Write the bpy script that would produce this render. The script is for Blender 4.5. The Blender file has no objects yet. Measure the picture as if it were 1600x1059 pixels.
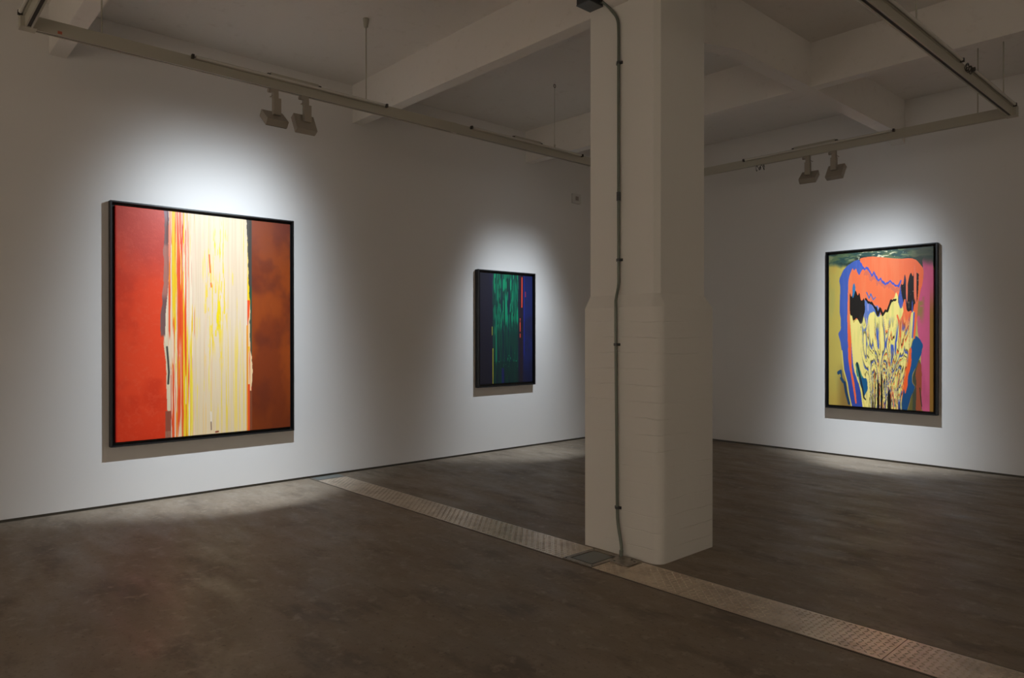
import bpy, bmesh, math, random
import numpy as np
from mathutils import Vector, Matrix

random.seed(7)
sc = bpy.context.scene
COL = sc.collection
PI = math.pi

# ------------------------------------------------------------------ helpers
def srgb(r, g, b):
    f = lambda c: (c/255/12.92) if c/255 <= .04045 else ((c/255+.055)/1.055)**2.4
    return (f(r), f(g), f(b), 1)

def obj(name, bm, mat, parent=None, smooth=False, bevel=0):
    if bevel:
        es = [e for e in bm.edges if len(e.link_faces) == 2 and e.calc_face_angle(0) > .6]
        bmesh.ops.bevel(bm, geom=es, offset=bevel, segments=2, affect='EDGES', profile=.7)
    bmesh.ops.recalc_face_normals(bm, faces=bm.faces)
    me = bpy.data.meshes.new(name)
    bm.to_mesh(me); bm.free()
    if smooth:
        for p in me.polygons: p.use_smooth = True
    me.materials.append(mat)
    o = bpy.data.objects.new(name, me)
    COL.objects.link(o)
    if parent: o.parent = parent
    return o

def tag(o, label, cat, group=None, kind=None):
    o['label'] = label
    if cat: o['category'] = cat
    if group: o['group'] = group
    if kind: o['kind'] = kind
    return o

def thing(name, label, cat, loc=(0, 0, 0), group=None):
    o = bpy.data.objects.new(name, None)
    o.empty_display_size = .05
    COL.objects.link(o); o.location = loc
    return tag(o, label, cat, group)

def struct(name, bm, mat, **k):
    o = obj(name, bm, mat, **k); o['kind'] = 'structure'; return o

def box(bm, x0, x1, y0, y1, z0, z1, M=None):
    c = Vector(((x0+x1)/2, (y0+y1)/2, (z0+z1)/2))
    m = Matrix.Translation(c) @ Matrix.Diagonal((x1-x0, y1-y0, z1-z0, 1))
    if M is not None: m = M @ m
    bmesh.ops.create_cube(bm, size=1, matrix=m)
    return bm

def bx(*a, M=None): return box(bmesh.new(), *a, M=M)

def cyl(bm, p, q, r, r2=None, seg=14):
    p = Vector(p); q = Vector(q); d = q-p
    m = Matrix.Translation((p+q)/2) @ d.to_track_quat('Z', 'Y').to_matrix().to_4x4()
    bmesh.ops.create_cone(bm, cap_ends=True, segments=seg, radius1=r, radius2=r if r2 is None else r2, depth=d.length, matrix=m)
    return bm

def tube(bm, pts, r, seg=12):
    pts = [Vector(p) for p in pts]; rings = []
    n0 = None
    for i, p in enumerate(pts):
        t = (pts[min(i+1, len(pts)-1)] - pts[max(i-1, 0)]).normalized()
        if n0 is None:
            n0 = t.orthogonal().normalized()
        n0 = (n0 - t*n0.dot(t)).normalized(); b = t.cross(n0)
        rings.append([bm.verts.new(p + r*(math.cos(a)*n0 + math.sin(a)*b)) for a in [2*PI*k/seg for k in range(seg)]])
    for a, b in zip(rings, rings[1:]):
        for k in range(seg): bm.faces.new((a[k], a[(k+1) % seg], b[(k+1) % seg], b[k]))
    bm.faces.new(rings[0]); bm.faces.new(rings[-1])
    return bm

def smooth_path(pts, n=6):
    pts = [Vector(p) for p in pts]; out = []
    P = [pts[0]] + pts + [pts[-1]]
    for i in range(1, len(P)-2):
        a, b, c, d = P[i-1:i+3]
        for k in range(n):
            t = k/n
            out.append(.5*((2*b) + (c-a)*t + (2*a-5*b+4*c-d)*t*t + (3*b-a-3*c+d)*t**3))
    out.append(pts[-1]); return out

# ------------------------------------------------------------------ materials
def mat(name, col, rough=.6, metal=0., spec=.5, bumps=(), var=None):
    """bumps: (scale, strength, distance, detail); var: (scale, colour2, lo, hi, stretch)"""
    m = bpy.data.materials.new(name); m.use_nodes = True
    nt = m.node_tree; N = nt.nodes; L = nt.links
    b = N['Principled BSDF']
    b.inputs['Base Color'].default_value = col
    b.inputs['Roughness'].default_value = rough
    b.inputs['Metallic'].default_value = metal
    b.inputs['Specular IOR Level'].default_value = spec
    tc = N.new('ShaderNodeTexCoord')
    if var:
        prev = None
        for sc_, c2, lo, hi, st in var:
            mp = N.new('ShaderNodeMapping'); mp.inputs['Scale'].default_value = st
            n = N.new('ShaderNodeTexNoise'); n.inputs['Scale'].default_value = sc_; n.inputs['Detail'].default_value = 7
            n.inputs['Roughness'].default_value = .62
            r = N.new('ShaderNodeMapRange'); r.inputs['From Min'].default_value = lo; r.inputs['From Max'].default_value = hi
            r.interpolation_type = 'SMOOTHSTEP'
            mx = N.new('ShaderNodeMix'); mx.data_type = 'RGBA'
            L.new(tc.outputs['Object'], mp.inputs['Vector']); L.new(mp.outputs['Vector'], n.inputs['Vector'])
            L.new(n.outputs['Fac'], r.inputs['Value']); L.new(r.outputs['Result'], mx.inputs['Factor'])
            if prev is None: mx.inputs['A'].default_value = col
            else: L.new(prev, mx.inputs['A'])
            mx.inputs['B'].default_value = c2
            prev = mx.outputs['Result']
        L.new(prev, b.inputs['Base Color'])
    nrm = None
    for sc_, st, dist, det in bumps:
        n = N.new('ShaderNodeTexNoise'); n.inputs['Scale'].default_value = sc_; n.inputs['Detail'].default_value = det
        bp = N.new('ShaderNodeBump'); bp.inputs['Strength'].default_value = st; bp.inputs['Distance'].default_value = dist
        L.new(tc.outputs['Object'], n.inputs['Vector']); L.new(n.outputs['Fac'], bp.inputs['Height'])
        if nrm: L.new(nrm, bp.inputs['Normal'])
        nrm = bp.outputs['Normal']
    if nrm: L.new(nrm, b.inputs['Normal'])
    return m

WHITE = (.76, .74, .715, 1)
M_wall = mat('wall_paint', WHITE, .62, bumps=((90, .05, .002, 4), (2.2, .12, .01, 3)))
M_conc = mat('painted_concrete', (.78, .75, .71, 1), .75,
             bumps=((60, .25, .004, 6), (7, .25, .012, 5)),
             var=((9, (.70, .665, .62, 1), .55, .78, (1, 1, 1)), (70, (.25, .22, .19, 1), .74, .80, (1, 1, 1))))
M_rail = mat('cream_rail_paint', (.45, .43, .36, 1), .45)
M_dark = mat('dark_groove', (.02, .018, .016, 1), .6)
M_sock = mat('dark_socket_plastic', (.045, .04, .035, 1), .5)
M_glass = mat('unlit_tube_glass', (.62, .60, .55, 1), .25)
M_lamp = mat('taupe_lamp_enamel', (.36, .325, .27, 1), .5)
M_knob = mat('taupe_plastic', (.33, .29, .25, 1), .5)
M_frame = mat('black_stained_wood', (.007, .0065, .007, 1), .45, bumps=((120, .08, .001, 3),))
M_galv = mat('grey_green_painted_pipe', (.17, .19, .16, 1), .42, metal=.35, bumps=((80, .1, .001, 2),))
M_jbox = mat('dark_grey_box_metal', (.07, .075, .08, 1), .5, metal=.4)
M_greyplate = mat('grey_linoleum_cover', (.15, .165, .155, 1), .35, bumps=((150, .06, .001, 2),))
M_steel = mat('worn_plain_steel', (.38, .34, .29, 1), .42, metal=.75, var=((20, (.27, .235, .19, 1), .4, .7, (1, 1, 1)),))
M_tread = mat('worn_tread_steel', (.74, .64, .52, 1), .32, metal=.78, bumps=((220, .12, .001, 2),),
              var=((6, (.56, .47, .37, 1), .42, .68, (1, 1, 1)), (45, (.42, .35, .27, 1), .58, .75, (1, 1, 1))))
M_bed = mat('strip_bed', (.10, .08, .062, 1), .6)
M_base = mat('shadow_gap_metal', (.10, .095, .08, 1), .5)
M_red = mat('faded_red_tag', (.45, .12, .07, 1), .6)
M_lens = bpy.data.materials.new('lamp_lens'); M_lens.use_nodes = True
_b = M_lens.node_tree.nodes['Principled BSDF']
_b.inputs['Base Color'].default_value = (.9, .9, .9, 1)
_b.inputs['Emission Color'].default_value = (.9, .95, 1, 1); _b.inputs['Emission Strength'].default_value = 6

# column: painted brick, courses visible in the lower part
def column_material():
    m = mat('painted_brick_column', (.77, .755, .71, 1), .55, bumps=((70, .12, .003, 5), (9, .2, .01, 4)),
            var=((60, (.42, .38, .32, 1), .735, .80, (1, 1, 1)),))
    nt = m.node_tree; N = nt.nodes; L = nt.links; b = N['Principled BSDF']
    tc = N.new('ShaderNodeTexCoord'); sx = N.new('ShaderNodeSeparateXYZ'); L.new(tc.outputs['Object'], sx.inputs[0])
    ad = N.new('ShaderNodeMath'); L.new(sx.outputs[0], ad.inputs[0]); L.new(sx.outputs[1], ad.inputs[1])
    nz = N.new('ShaderNodeTexNoise'); nz.inputs['Scale'].default_value = 3.0; L.new(tc.outputs['Object'], nz.inputs['Vector'])
    m1 = N.new('ShaderNodeMath'); m1.operation = 'MULTIPLY_ADD'; m1.inputs[1].default_value = .035
    L.new(nz.outputs['Fac'], m1.inputs[0]); L.new(sx.outputs[2], m1.inputs[2])
    cb = N.new('ShaderNodeCombineXYZ'); L.new(ad.outputs[0], cb.inputs[0]); L.new(m1.outputs[0], cb.inputs[1])
    br = N.new('ShaderNodeTexBrick'); br.inputs['Scale'].default_value = 1
    br.inputs['Color1'].default_value = br.inputs['Color2'].default_value = (1, 1, 1, 1)
    br.inputs['Mortar'].default_value = (0, 0, 0, 1)
    br.inputs['Brick Width'].default_value = 60; br.inputs['Row Height'].default_value = .108
    br.inputs['Mortar Size'].default_value = .004; br.inputs['Mortar Smooth'].default_value = .8
    L.new(cb.outputs[0], br.inputs['Vector'])
    # fade mortar in patches and above the brick part
    st = N.new('ShaderNodeMapRange'); st.inputs['From Min'].default_value = 1.62; st.inputs['From Max'].default_value = 1.68
    st.inputs['To Min'].default_value = 1; st.inputs['To Max'].default_value = 0
    L.new(sx.outputs[2], st.inputs['Value'])
    n2 = N.new('ShaderNodeTexNoise'); n2.inputs['Scale'].default_value = 2.2; n2.inputs['Detail'].default_value = 4
    L.new(tc.outputs['Object'], n2.inputs['Vector'])
    r2 = N.new('ShaderNodeMapRange'); r2.inputs['From Min'].default_value = .4; r2.inputs['From Max'].default_value = .62
    L.new(n2.outputs['Fac'], r2.inputs['Value'])
    mu = N.new('ShaderNodeMath'); mu.operation = 'MULTIPLY'; L.new(st.outputs[0], mu.inputs[0]); L.new(r2.outputs[0], mu.inputs[1])
    bp = N.new('ShaderNodeBump'); bp.inputs['Distance'].default_value = .004
    mu2 = N.new('ShaderNodeMath'); mu2.operation = 'MULTIPLY'; mu2.inputs[1].default_value = .75; L.new(mu.outputs[0], mu2.inputs[0])
    L.new(mu2.outputs[0], bp.inputs['Strength']); L.new(br.outputs['Color'], bp.inputs['Height'])
    old = b.inputs['Normal'].links[0].from_socket
    L.new(old, bp.inputs['Normal']); L.new(bp.outputs['Normal'], b.inputs['Normal'])
    return m
M_column = column_material()

def floor_material():
    m = mat('sealed_brown_concrete', (.232, .184, .134, 1), .5, spec=.24,
            bumps=((35, .05, .003, 6), (1.4, .05, .02, 4)),
            var=((.9, (.275, .222, .165, 1), .42, .62, (1, 1.6, 1)),
                 (2.6, (.160, .125, .092, 1), .48, .70, (.7, 1.5, 1)),
                 (11, (.31, .255, .192, 1), .52, .70, (1, 1, 1)),
                 (38, (.135, .105, .08, 1), .54, .76, (1, 1, 1))))
    nt = m.node_tree; N = nt.nodes; L = nt.links; b = N['Principled BSDF']
    tc = N.new('ShaderNodeTexCoord')
    mp = N.new('ShaderNodeMapping'); mp.inputs['Scale'].default_value = (.8, 2.4, 1); mp.inputs['Rotation'].default_value = (0, 0, .5)
    n = N.new('ShaderNodeTexNoise'); n.inputs['Scale'].default_value = 2.4; n.inputs['Detail'].default_value = 8; n.inputs['Roughness'].default_value = .65
    L.new(tc.outputs['Object'], mp.inputs[0]); L.new(mp.outputs[0], n.inputs['Vector'])
    r = N.new('ShaderNodeMapRange'); r.inputs['From Min'].default_value = .35; r.inputs['From Max'].default_value = .68
    r.inputs['To Min'].default_value = .36; r.inputs['To Max'].default_value = .62
    L.new(n.outputs['Fac'], r.inputs['Value']); L.new(r.outputs[0], b.inputs['Roughness'])
    return m
M_floor = floor_material()

# ------------------------------------------------------------------ the room
X0, X1, Y0, Y1, H = -7.0, 4.6, -5.0, 9.046, 4.28
GAP = .024
struct('floor', bx(X0-.12, X1+.1, Y0-.1, Y1+.12, -.1, 0), M_floor)
struct('ceiling', bx(X0-.12, X1+.1, Y0-.1, Y1+.12, H, H+.12), M_conc)
struct('wall_left', bx(X0-.12, X0, Y0, Y1, GAP, H), M_wall)
struct('wall_back', bx(X0-.12, X1, Y1, Y1+.12, GAP, H), M_wall)
struct('wall_right', bx(X1, X1+.1, Y0, Y1, 0, H), M_wall)
struct('wall_front', bx(X0-.12, X1, Y0-.1, Y0, 0, H), M_wall)
struct('baseboard_left', bx(X0-.10, X0-.010, Y0, Y1+.05, 0, GAP), M_base)
struct('baseboard_back', bx(X0, X1, Y1+.010, Y1+.10, 0, GAP), M_base)

ZB = 3.86
def beam(x0, x1, y0, y1, z0):
    bm = bx(x0, x1, y0, y1, z0, H+.02)
    return bm
for i, yc in enumerate((-4.3, -1.65, 1.20, 4.05, 6.685)):
    struct('ceiling_beam', beam(X0, X1, yc-.065, yc+.065, ZB+.003), M_conc, bevel=.006)
struct('ceiling_beam', beam(.68, .82, Y0, Y1, ZB), M_conc, bevel=.006)
# girder over the column, with haunches where it meets the column and a rounded drop at the back wall
bm = bmesh.new()
prof = [(Y0, ZB), (3.62, ZB), (3.87, 3.80), (4.46, 3.715), (5.32, ZB), (8.80, ZB), (8.96, 3.80), (Y1, 3.77), (Y1, H+.02), (Y0, H+.02)]
for x in (-3.205, -3.062):
    vs = [bm.verts.new((x, y, z)) for y, z in prof]; bm.faces.new(vs)
bm.verts.ensure_lookup_table(); n = len(prof)
for k in range(n):
    bm.faces.new((bm.verts[k], bm.verts[(k+1) % n], bm.verts[n+(k+1) % n], bm.verts[n+k]))
struct('ceiling_girder', bm, M_conc, bevel=.006)

# ------------------------------------------------------------------ column
def column_ring(x0, x1, y0, y1, radii, arc):
    """corners in order (x0,y0),(x1,y0),(x1,y1),(x0,y1); arc=False gives a flat chamfer"""
    pts = []
    cs = [((x0, y0), (1, 1), PI), ((x1, y0), (-1, 1), 1.5*PI), ((x1, y1), (-1, -1), 0), ((x0, y1), (1, -1), .5*PI)]
    for (c, s, a0), r in zip(cs, radii):
        cx, cy = c[0]+s[0]*r, c[1]+s[1]*r
        for k in range(9):
            a = a0 + .5*PI*k/8
            p = (cx+r*math.cos(a), cy+r*math.sin(a))
            if not arc:
                e0 = (cx+r*math.cos(a0), cy+r*math.sin(a0)); e1 = (cx+r*math.cos(a0+.5*PI), cy+r*math.sin(a0+.5*PI))
                t = k/8; p = (e0[0]*(1-t)+e1[0]*t, e0[1]*(1-t)+e1[1]*t)
            pts.append(p)
    return pts
lo = column_ring(-3.43, -2.775, 3.83, 4.476, (.012, .075, .02, .02), True)
up = column_ring(-3.415, -2.818, 3.868, 4.44, (.012, .036, .02, .02), False)
bm = bmesh.new(); rings = []
for pts, z in ((lo, 0), (lo, .4), (lo, 1.0), (lo, 1.700), (up, 1.79), (up, 2.6), (up, H+.01)):
    rings.append([bm.verts.new((x, y, z)) for x, y in pts])
for a, b in zip(rings, rings[1:]):
    for k in range(len(a)): bm.faces.new((a[k], a[(k+1) % len(a)], b[(k+1) % len(a)], b[k]))
bm.faces.new(rings[0]); bm.faces.new(rings[-1])
col = obj('column', bm, M_column, smooth=True)
for p in col.data.polygons: p.use_smooth = True
col.data.set_sharp_from_angle(angle=math.radians(20))
tag(col, 'thick square white painted column with wider brick lower half', 'column')

# conduit on the column
cd = thing('electrical_conduit', 'thin grey green conduit running down the white column to the floor', 'pipe', (-3.13, 3.85, 0))
Minv = Matrix.Translation((3.13, -3.85, 0))
def at_cd(bm): bmesh.ops.transform(bm, matrix=Minv, verts=bm.verts); return bm
path = [(-3.289, 3.835, 3.862), (-3.255, 3.848, 3.845), (-3.195, 3.853, 3.775), (-3.145, 3.853, 3.70), (-3.134, 3.853, 3.60),
        (-3.134, 3.853, 3.3), (-3.134, 3.853, 2.6), (-3.134, 3.853, 2.0), (-3.134, 3.852, 1.86), (-3.130, 3.822, 1.765),
        (-3.128, 3.815, 1.70), (-3.126, 3.815, 1.3), (-3.119, 3.815, .7), (-3.116, 3.815, .34), (-3.106, 3.812, .22), (-3.075, 3.803, .105), (-3.062, 3.795, .06), (-3.058, 3.785, .004)]
obj('pipe', at_cd(tube(bmesh.new(), smooth_path(path, 5), .0105)), M_galv, cd, smooth=True)
for z, y in ((3.394, 3.853), (2.031, 3.853), (1.446, 3.815), (.325, 3.815)):
    bm = bmesh.new(); x = -3.134 if z > 1.8 else (-3.126 if z > 1 else -3.116)
    cyl(bm, (x, y, z-.009), (x, y, z+.009), .0145); box(bm, x-.026, x+.026, y+.006, y+.0155, z-.009, z+.009)
    cl = obj('clamp', at_cd(bm), M_jbox, cd)
    bm = bmesh.new(); cyl(bm, (x+.02, y+.012, z), (x+.02, y-.012, z), .006, seg=8)
    obj('screw', at_cd(bm), M_jbox, cl)
bm = bmesh.new(); cyl(bm, (-3.134, 3.853, 2.44), (-3.134, 3.853, 2.50), .014)
obj('coupling', at_cd(bm), M_jbox, cd, smooth=False)
bm = bmesh.new(); cyl(bm, (-3.058, 3.786, .004), (-3.060, 3.79, .05), .0135)
obj('floor_socket', at_cd(bm), M_galv, cd)
# junction box high on the column
jb = thing('junction_box', 'small dark grey metal junction box at the top of the column', 'junction box', (-3.345, 3.868, 3.836))
obj('housing', bx(-.06, .06, -.148, 0, .006, .11), M_jbox, jb, bevel=.006)
obj('cover', bx(-.062, .062, -.150, -.002, 0, .006), mat('junction_cover_grey', (.12, .13, .135, 1), .45, metal=.3), jb, bevel=.002)
bm = bmesh.new(); cyl(bm, (.058, -.03, .03), (.078, -.03, .03), .016, seg=6)
obj('gland', bm, M_jbox, jb)

# ------------------------------------------------------------------ floor strip
struct('trim_1', bx(-6.99, X1, 3.462, 3.816, 0, .0012), M_bed)
YS0, YS1 = 3.475, 3.802
def tread(x0, x1, y0, y1, label):
    bm = bx(x0+.002, x1-.002, y0, y1, 0, .004)
    p = .030
    nx = int((x1-x0)/p); ny = int((y1-y0)/p)
    ox = ((x1-x0)-nx*p)/2; oy = ((y1-y0)-ny*p)/2
    for i in range(nx):
        for j in range(ny):
            cx = x0+ox+(i+.5)*p; cy = y0+oy+(j+.5)*p
            a = PI/4*(1 if (i+j) % 2 else -1) + .18
            l, w, h = .0135, .0046, .0036
            ca, sa = math.cos(a), math.sin(a)
            P = lambda u, v, z: bm.verts.new((cx+u*ca-v*sa, cy+u*sa+v*ca, .004+z))
            e0, e1, s0, s1 = P(-l, 0, 0), P(l, 0, 0), P(0, -w, 0), P(0, w, 0)
            t0, t1 = P(-l*.5, 0, h), P(l*.5, 0, h)
            bm.faces.new((e0, s0, t0)); bm.faces.new((s0, t1, t0)); bm.faces.new((s0, e1, t1))
            bm.faces.new((e1, s1, t1)); bm.faces.new((s1, t0, t1)); bm.faces.new((s1, e0, t0))
    o = obj('tread_plate', bm, M_tread)
    return tag(o, label, 'floor plate', 'chequered steel plates of the floor strip')
tread(-6.815, -3.312, YS0, YS1, 'long chequered steel floor plate between the left wall and the column')
# short plate: leaves room for the small steel cover beside the column
t = tread(-3.050, -2.400, YS0, YS1, 'short chequered steel floor plate in front of the column base')
tread(-2.400, -1.272, YS0, YS1, 'chequered steel floor plate right of the column, next one after its base')
tread(-1.272, -.14, YS0, YS1, 'chequered steel floor plate catching pink light at the lower right corner')
fb = thing('floor_box', 'grey square floor outlet box set in the strip at the column foot', 'floor box', (-3.18, 3.637, 0))
bm = bmesh.new()
box(bm, -.130, .130, -.162, -.122, 0, .008); box(bm, -.130, .130, .122, .160, 0, .008)
box(bm, -.130, -.098, -.122, .122, 0, .008); box(bm, .098, .130, -.122, .122, 0, .008)
obj('rim', bm, M_steel, fb, bevel=.0015)
obj('recess', bx(-.098, .098, -.122, .122, 0, .003), M_dark, fb)
obj('lid', bx(-.088, .088, -.112, .112, .003, .007), M_greyplate, fb, bevel=.001)
for sx, sy in ((-.114, .142), (.114, .142), (-.114, -.142), (.114, -.142)):
    bm = bmesh.new(); cyl(bm, (sx, sy, .008), (sx, sy, .0095), .006, seg=10)
    obj('screw', bm, M_dark, fb)
cp = thing('cover_plate', 'small plain steel plate with holes where the conduit meets the floor', 'cover plate', (-2.968, 3.722, .0062))
obj('plate', bx(-.078, .076, -.075, .076, 0, .005), M_steel, cp, bevel=.001)
for sx, sy in ((-.055, -.05), (.012, .05), (.05, .03)):
    bm = bmesh.new(); cyl(bm, (sx, sy, .005), (sx, sy, .0056), .0085, seg=14)
    obj('hole', bm, M_dark, cp)
wc = thing('wall_end_cover', 'grey flat cover plate on the floor where the strip meets the left wall', 'cover plate', (-6.905, 3.637, 0))
obj('rim', bx(-.088, .088, -.168, .165, 0, .004), M_steel, wc, bevel=.001)
obj('lid', bx(-.075, .075, -.15, .147, .004, .007), M_greyplate, wc, bevel=.001)

# ------------------------------------------------------------------ paintings
class Art:
    def __init__(s, nu, nv, seed):
        s.nu, s.nv = nu, nv; s.rs = np.random.RandomState(seed)
        s.U, s.V = np.meshgrid(np.linspace(0, 1, nu), np.linspace(0, 1, nv))
        s.c = np.zeros((nv, nu, 3)); s.h = np.zeros((nv, nu))
    def noise(s, fx, fy, U=None, V=None):
        U = s.U if U is None else U; V = s.V if V is None else V
        gx, gy = int(fx)+4, int(fy)+4
        L = s.rs.rand(gy, gx)
        x = np.clip(U, 0, 1)*fx; y = np.clip(V, 0, 1)*fy
        i = x.astype(int); j = y.astype(int); a = x-i; b = y-j
        a = a*a*(3-2*a); b = b*b*(3-2*b)
        return (L[j, i]*(1-a)*(1-b)+L[j, i+1]*a*(1-b)+L[j+1, i]*(1-a)*b+L[j+1, i+1]*a*b)
    def fbm(s, fx, fy, o=4, U=None, V=None):
        t = 0; w = 0
        for k in range(o):
            t = t+s.noise(fx*2**k, fy*2**k, U, V)*.55**k; w += .55**k
        return t/w
    def mix(s, m, col, relief=0):
        m = np.clip(m, 0, 1)
        if not isinstance(col, np.ndarray): col = np.array(col, float)/255
        s.c = s.c*(1-m[..., None]) + col*m[..., None]
        if relief: s.h += m*relief
    def poly(s, pts, U=None, V=None):
        P = []
        for k in range(len(pts)):      # one corner-cutting pass keeps the peaks but rounds the outline
            (x0, y0), (x1, y1) = pts[k], pts[(k+1) % len(pts)]
            P += [(x0*.82+x1*.18, y0*.82+y1*.18), (x0*.18+x1*.82, y0*.18+y1*.82)]
        pts = P
        U = s.U if U is None else U; V = s.V if V is None else V
        ins = np.zeros(U.shape, bool); n = len(pts)
        for k in range(n):
            (x0, y0), (x1, y1) = pts[k], pts[(k+1) % n]
            if y0 == y1: continue
            ins ^= ((y0 > V) != (y1 > V)) & (U < (x1-x0)*(V-y0)/(y1-y0)+x0)
        return ins.astype(float)
    def line(s, pts, w, U=None, V=None, asp=1.):
        U = s.U if U is None else U; V = s.V if V is None else V
        d = np.full(U.shape, 9.)
        for (x0, y0), (x1, y1) in zip(pts, pts[1:]):
            ax, ay = x1-x0, (y1-y0)*asp; L2 = ax*ax+ay*ay+1e-9
            t = np.clip(((U-x0)*ax+(V-y0)*asp*ay)/L2, 0, 1)
            d = np.minimum(d, np.hypot(U-x0-t*ax, (V-y0)*asp-t*ay))
        return np.clip((w-d)/.003+.5, 0, 1)

def sm(x, a, b):
    t = np.clip((x-a)/(b-a), 0, 1); return t*t*(3-2*t)

def art_red_cream(nu=560, nv=520):
    a = Art(nu, nv, 11); U, V = a.U, a.V
    a.mix(np.ones_like(U), (234, 74, 38))
    a.mix(sm(a.fbm(5, 6), .45, .7)*.5, (196, 48, 22))
    a.mix(sm(V+.25*(a.fbm(7, 9)-.5), .62, .9)*.75, (196, 74, 66))
    a.mix(sm(.25-V, 0, .3)*.5, (200, 42, 14))
    a.mix(sm(a.fbm(60, 80, 2), .5, .8)*.18, (235, 110, 90))
    a.mix(sm(.012-U, 0, .012)*.8, (190, 30, 20))
    # brown field right
    br = (U > .751).astype(float)
    a.mix(br, (128, 56, 24))
    a.mix(br*sm(a.fbm(7, 5), .45, .7)*.8, (156, 74, 24))
    a.mix(br*sm(a.fbm(6, 7), .5, .75)*.7, (104, 46, 30))
    a.mix(br*sm(V+.2*(a.fbm(6, 6)-.5), .75, 1)*.6, (126, 70, 62))
    a.mix(br*sm(.35-V, 0, .35)*.55, (98, 42, 16))
    # cream centre
    wl = .265+.012*(a.fbm(1, 14, 3)-.5)-.018*sm(V, .22, .5)*(1-sm(V, .5, .75))
    ctr = ((U > wl) & (U < .742)).astype(float)
    a.mix(ctr, (232, 219, 196))
    fine = a.noise(170, 3); fine2 = a.noise(90, 2)
    a.mix(ctr*sm(fine, .4, .8)*.5, (222, 204, 176))
    a.mix(ctr*sm(fine2, .6, .9)*.35, (240, 232, 214))
    a.mix(ctr*sm(.55-V, 0, .5)*.45, (226, 208, 160))
    a.h += ctr*(fine*.0008+.0012)
    # yellow drips in the cream
    def drips(u0, u1, v0, v1, fx, fy, th, col, k=1.):
        m = sm(a.noise(fx, fy)*.7+a.noise(fx*2.2, fy*2.5)*.3, th, th+.06)
        w = sm(U, u0-.02, u0+.03)*(1-sm(U, u1-.03, u1+.02))*sm(V, v0-.1, v0+.1)*(1-sm(V, v1-.1, v1+.1))
        a.mix(ctr*m*w*k, col, .0008)
    drips(.47, .60, .35, .93, 130, 12, .66, (252, 220, 40))
    drips(.50, .575, .42, .66, 120, 15, .53, (255, 222, 20))
    drips(.40, .72, .05, .95, 150, 4, .74, (250, 226, 90), .8)
    drips(.52, .62, 0, .45, 150, 2, .68, (248, 220, 60), .8)
    drips(.62, .74, 0, .45, 120, 2, .56, (246, 222, 100), .7)
    drips(.36, .50, 0, .4, 130, 2, .6, (244, 206, 130), .6)
    drips(.48, .51, .05, .95, 90, 4, .62, (238, 180, 130), .6)
    a.mix(a.line([(.497, .82), (.503, .74)], .003), (232, 84, 30))
    a.mix(a.line([(.507, .69), (.509, .675)], .004), (240, 130, 40))
    # streak zone of orange, red, yellow and white
    z = sm(U, .268, .274)*(1-sm(U, .40, .425))*ctr
    s1 = a.noise(230, 4)*.6+a.noise(90, 3)*.4
    wz = 1-sm(U, .33, .43)
    a.mix(z*sm(s1, .36, .44)*sm(wz+.25*(1-V), .25, .8), (236, 84, 34), .0008)
    s2 = a.noise(210, 4)*.6+a.noise(80, 3)*.4
    a.mix(z*sm(s2, .56, .62), (252, 206, 40), .0008)
    s3 = a.noise(220, 5)
    a.mix(z*sm(s3, .62, .72)*.85, (240, 214, 190))
    a.mix(z*sm(a.noise(240, 4), .72, .8), (214, 60, 40)); a.mix(z*sm(a.noise(250, 5), .74, .8), (250, 236, 214))
    a.mix(sm(U, .288, .293)*(1-sm(U, .304, .309))*sm(V, .45, .6), (252, 208, 32))
    for u0, v0, v1, cc in ((.331, .42, .86, (232, 78, 34)), (.352, .05, .62, (250, 210, 40)), (.372, 0, .5, (250, 214, 50)), (.362, .28, .62, (236, 90, 36)), (.345, 0, .75, (238, 96, 40)), (.392, 0, .45, (248, 220, 60)), (.322, 0, 1, (235, 92, 46)), (.40, .0, .3, (250, 226, 100))):
        w = .0045+.004*a.noise(1, 12)
        a.mix(np.clip((w-np.abs(U-u0-.006*(a.fbm(1, 10)-.5)))/.003, 0, 1)*sm(V, v0-.05, v0+.08)*(1-sm(V, v1-.08, v1+.04)), cc, .0008)
    # grey-violet torn edge between the red and the streaks
    e = ((U > wl-.010-.014*a.noise(1, 22)) & (U < wl+.007)).astype(float)
    a.mix(e*sm(V, .44, .46), (122, 92, 92)); a.mix(e*sm(V, .60, .64)*(1-sm(V, .84, .86))*.7, (196, 132, 118))
    a.mix(e*sm(V, .93, .99)*.7, (150, 130, 150))
    e2 = ((U > wl-.004) & (U < wl+.018+.012*(a.noise(1, 20)-.5))).astype(float)*(1-sm(V, .40, .46))*sm(V, .118, .125)
    a.mix(e2, (226, 214, 186)); a.mix(a.line([(.262, .40), (.268, .34), (.272, .29), (.268, .24)], .005), (66, 68, 66))
    a.mix(((U > .254) & (U < .283)).astype(float)*(V < .118), (148, 84, 66)); a.mix(((U > .252) & (U < .283)).astype(float)*(V < .03)*.6, (170, 130, 110))
    # right torn edge
    edge = np.interp(V[:, 0], [0, .1, .22, .27, .34, .4, .51, .59, .65, .74, .83, .95, 1], [.731, .747, .749, .757, .752, .740, .738, .742, .736, .731, .727, .723, .719])[:, None]
    edge = edge+.006*(a.noise(1, 60)-.5)
    g = ((U > edge) & (U < .752)).astype(float)*(V > .42)
    a.mix(g, (72, 70, 66)); a.mix(g*sm(V, .5, .56)*(1-sm(V, .66, .7)), (44, 84, 66))
    a.mix(((U > .744) & (U < .7525)).astype(float)*(V < .56)*(V > .3), (70, 84, 66))
    r = ((U > .724) & (U < edge)).astype(float)
    a.mix(r*(V < .97)*(V > .45), (252, 208, 30)); a.mix(r*(V > .73), (244, 214, 120))
    a.mix(r*(V < .60), (240, 214, 170))
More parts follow.
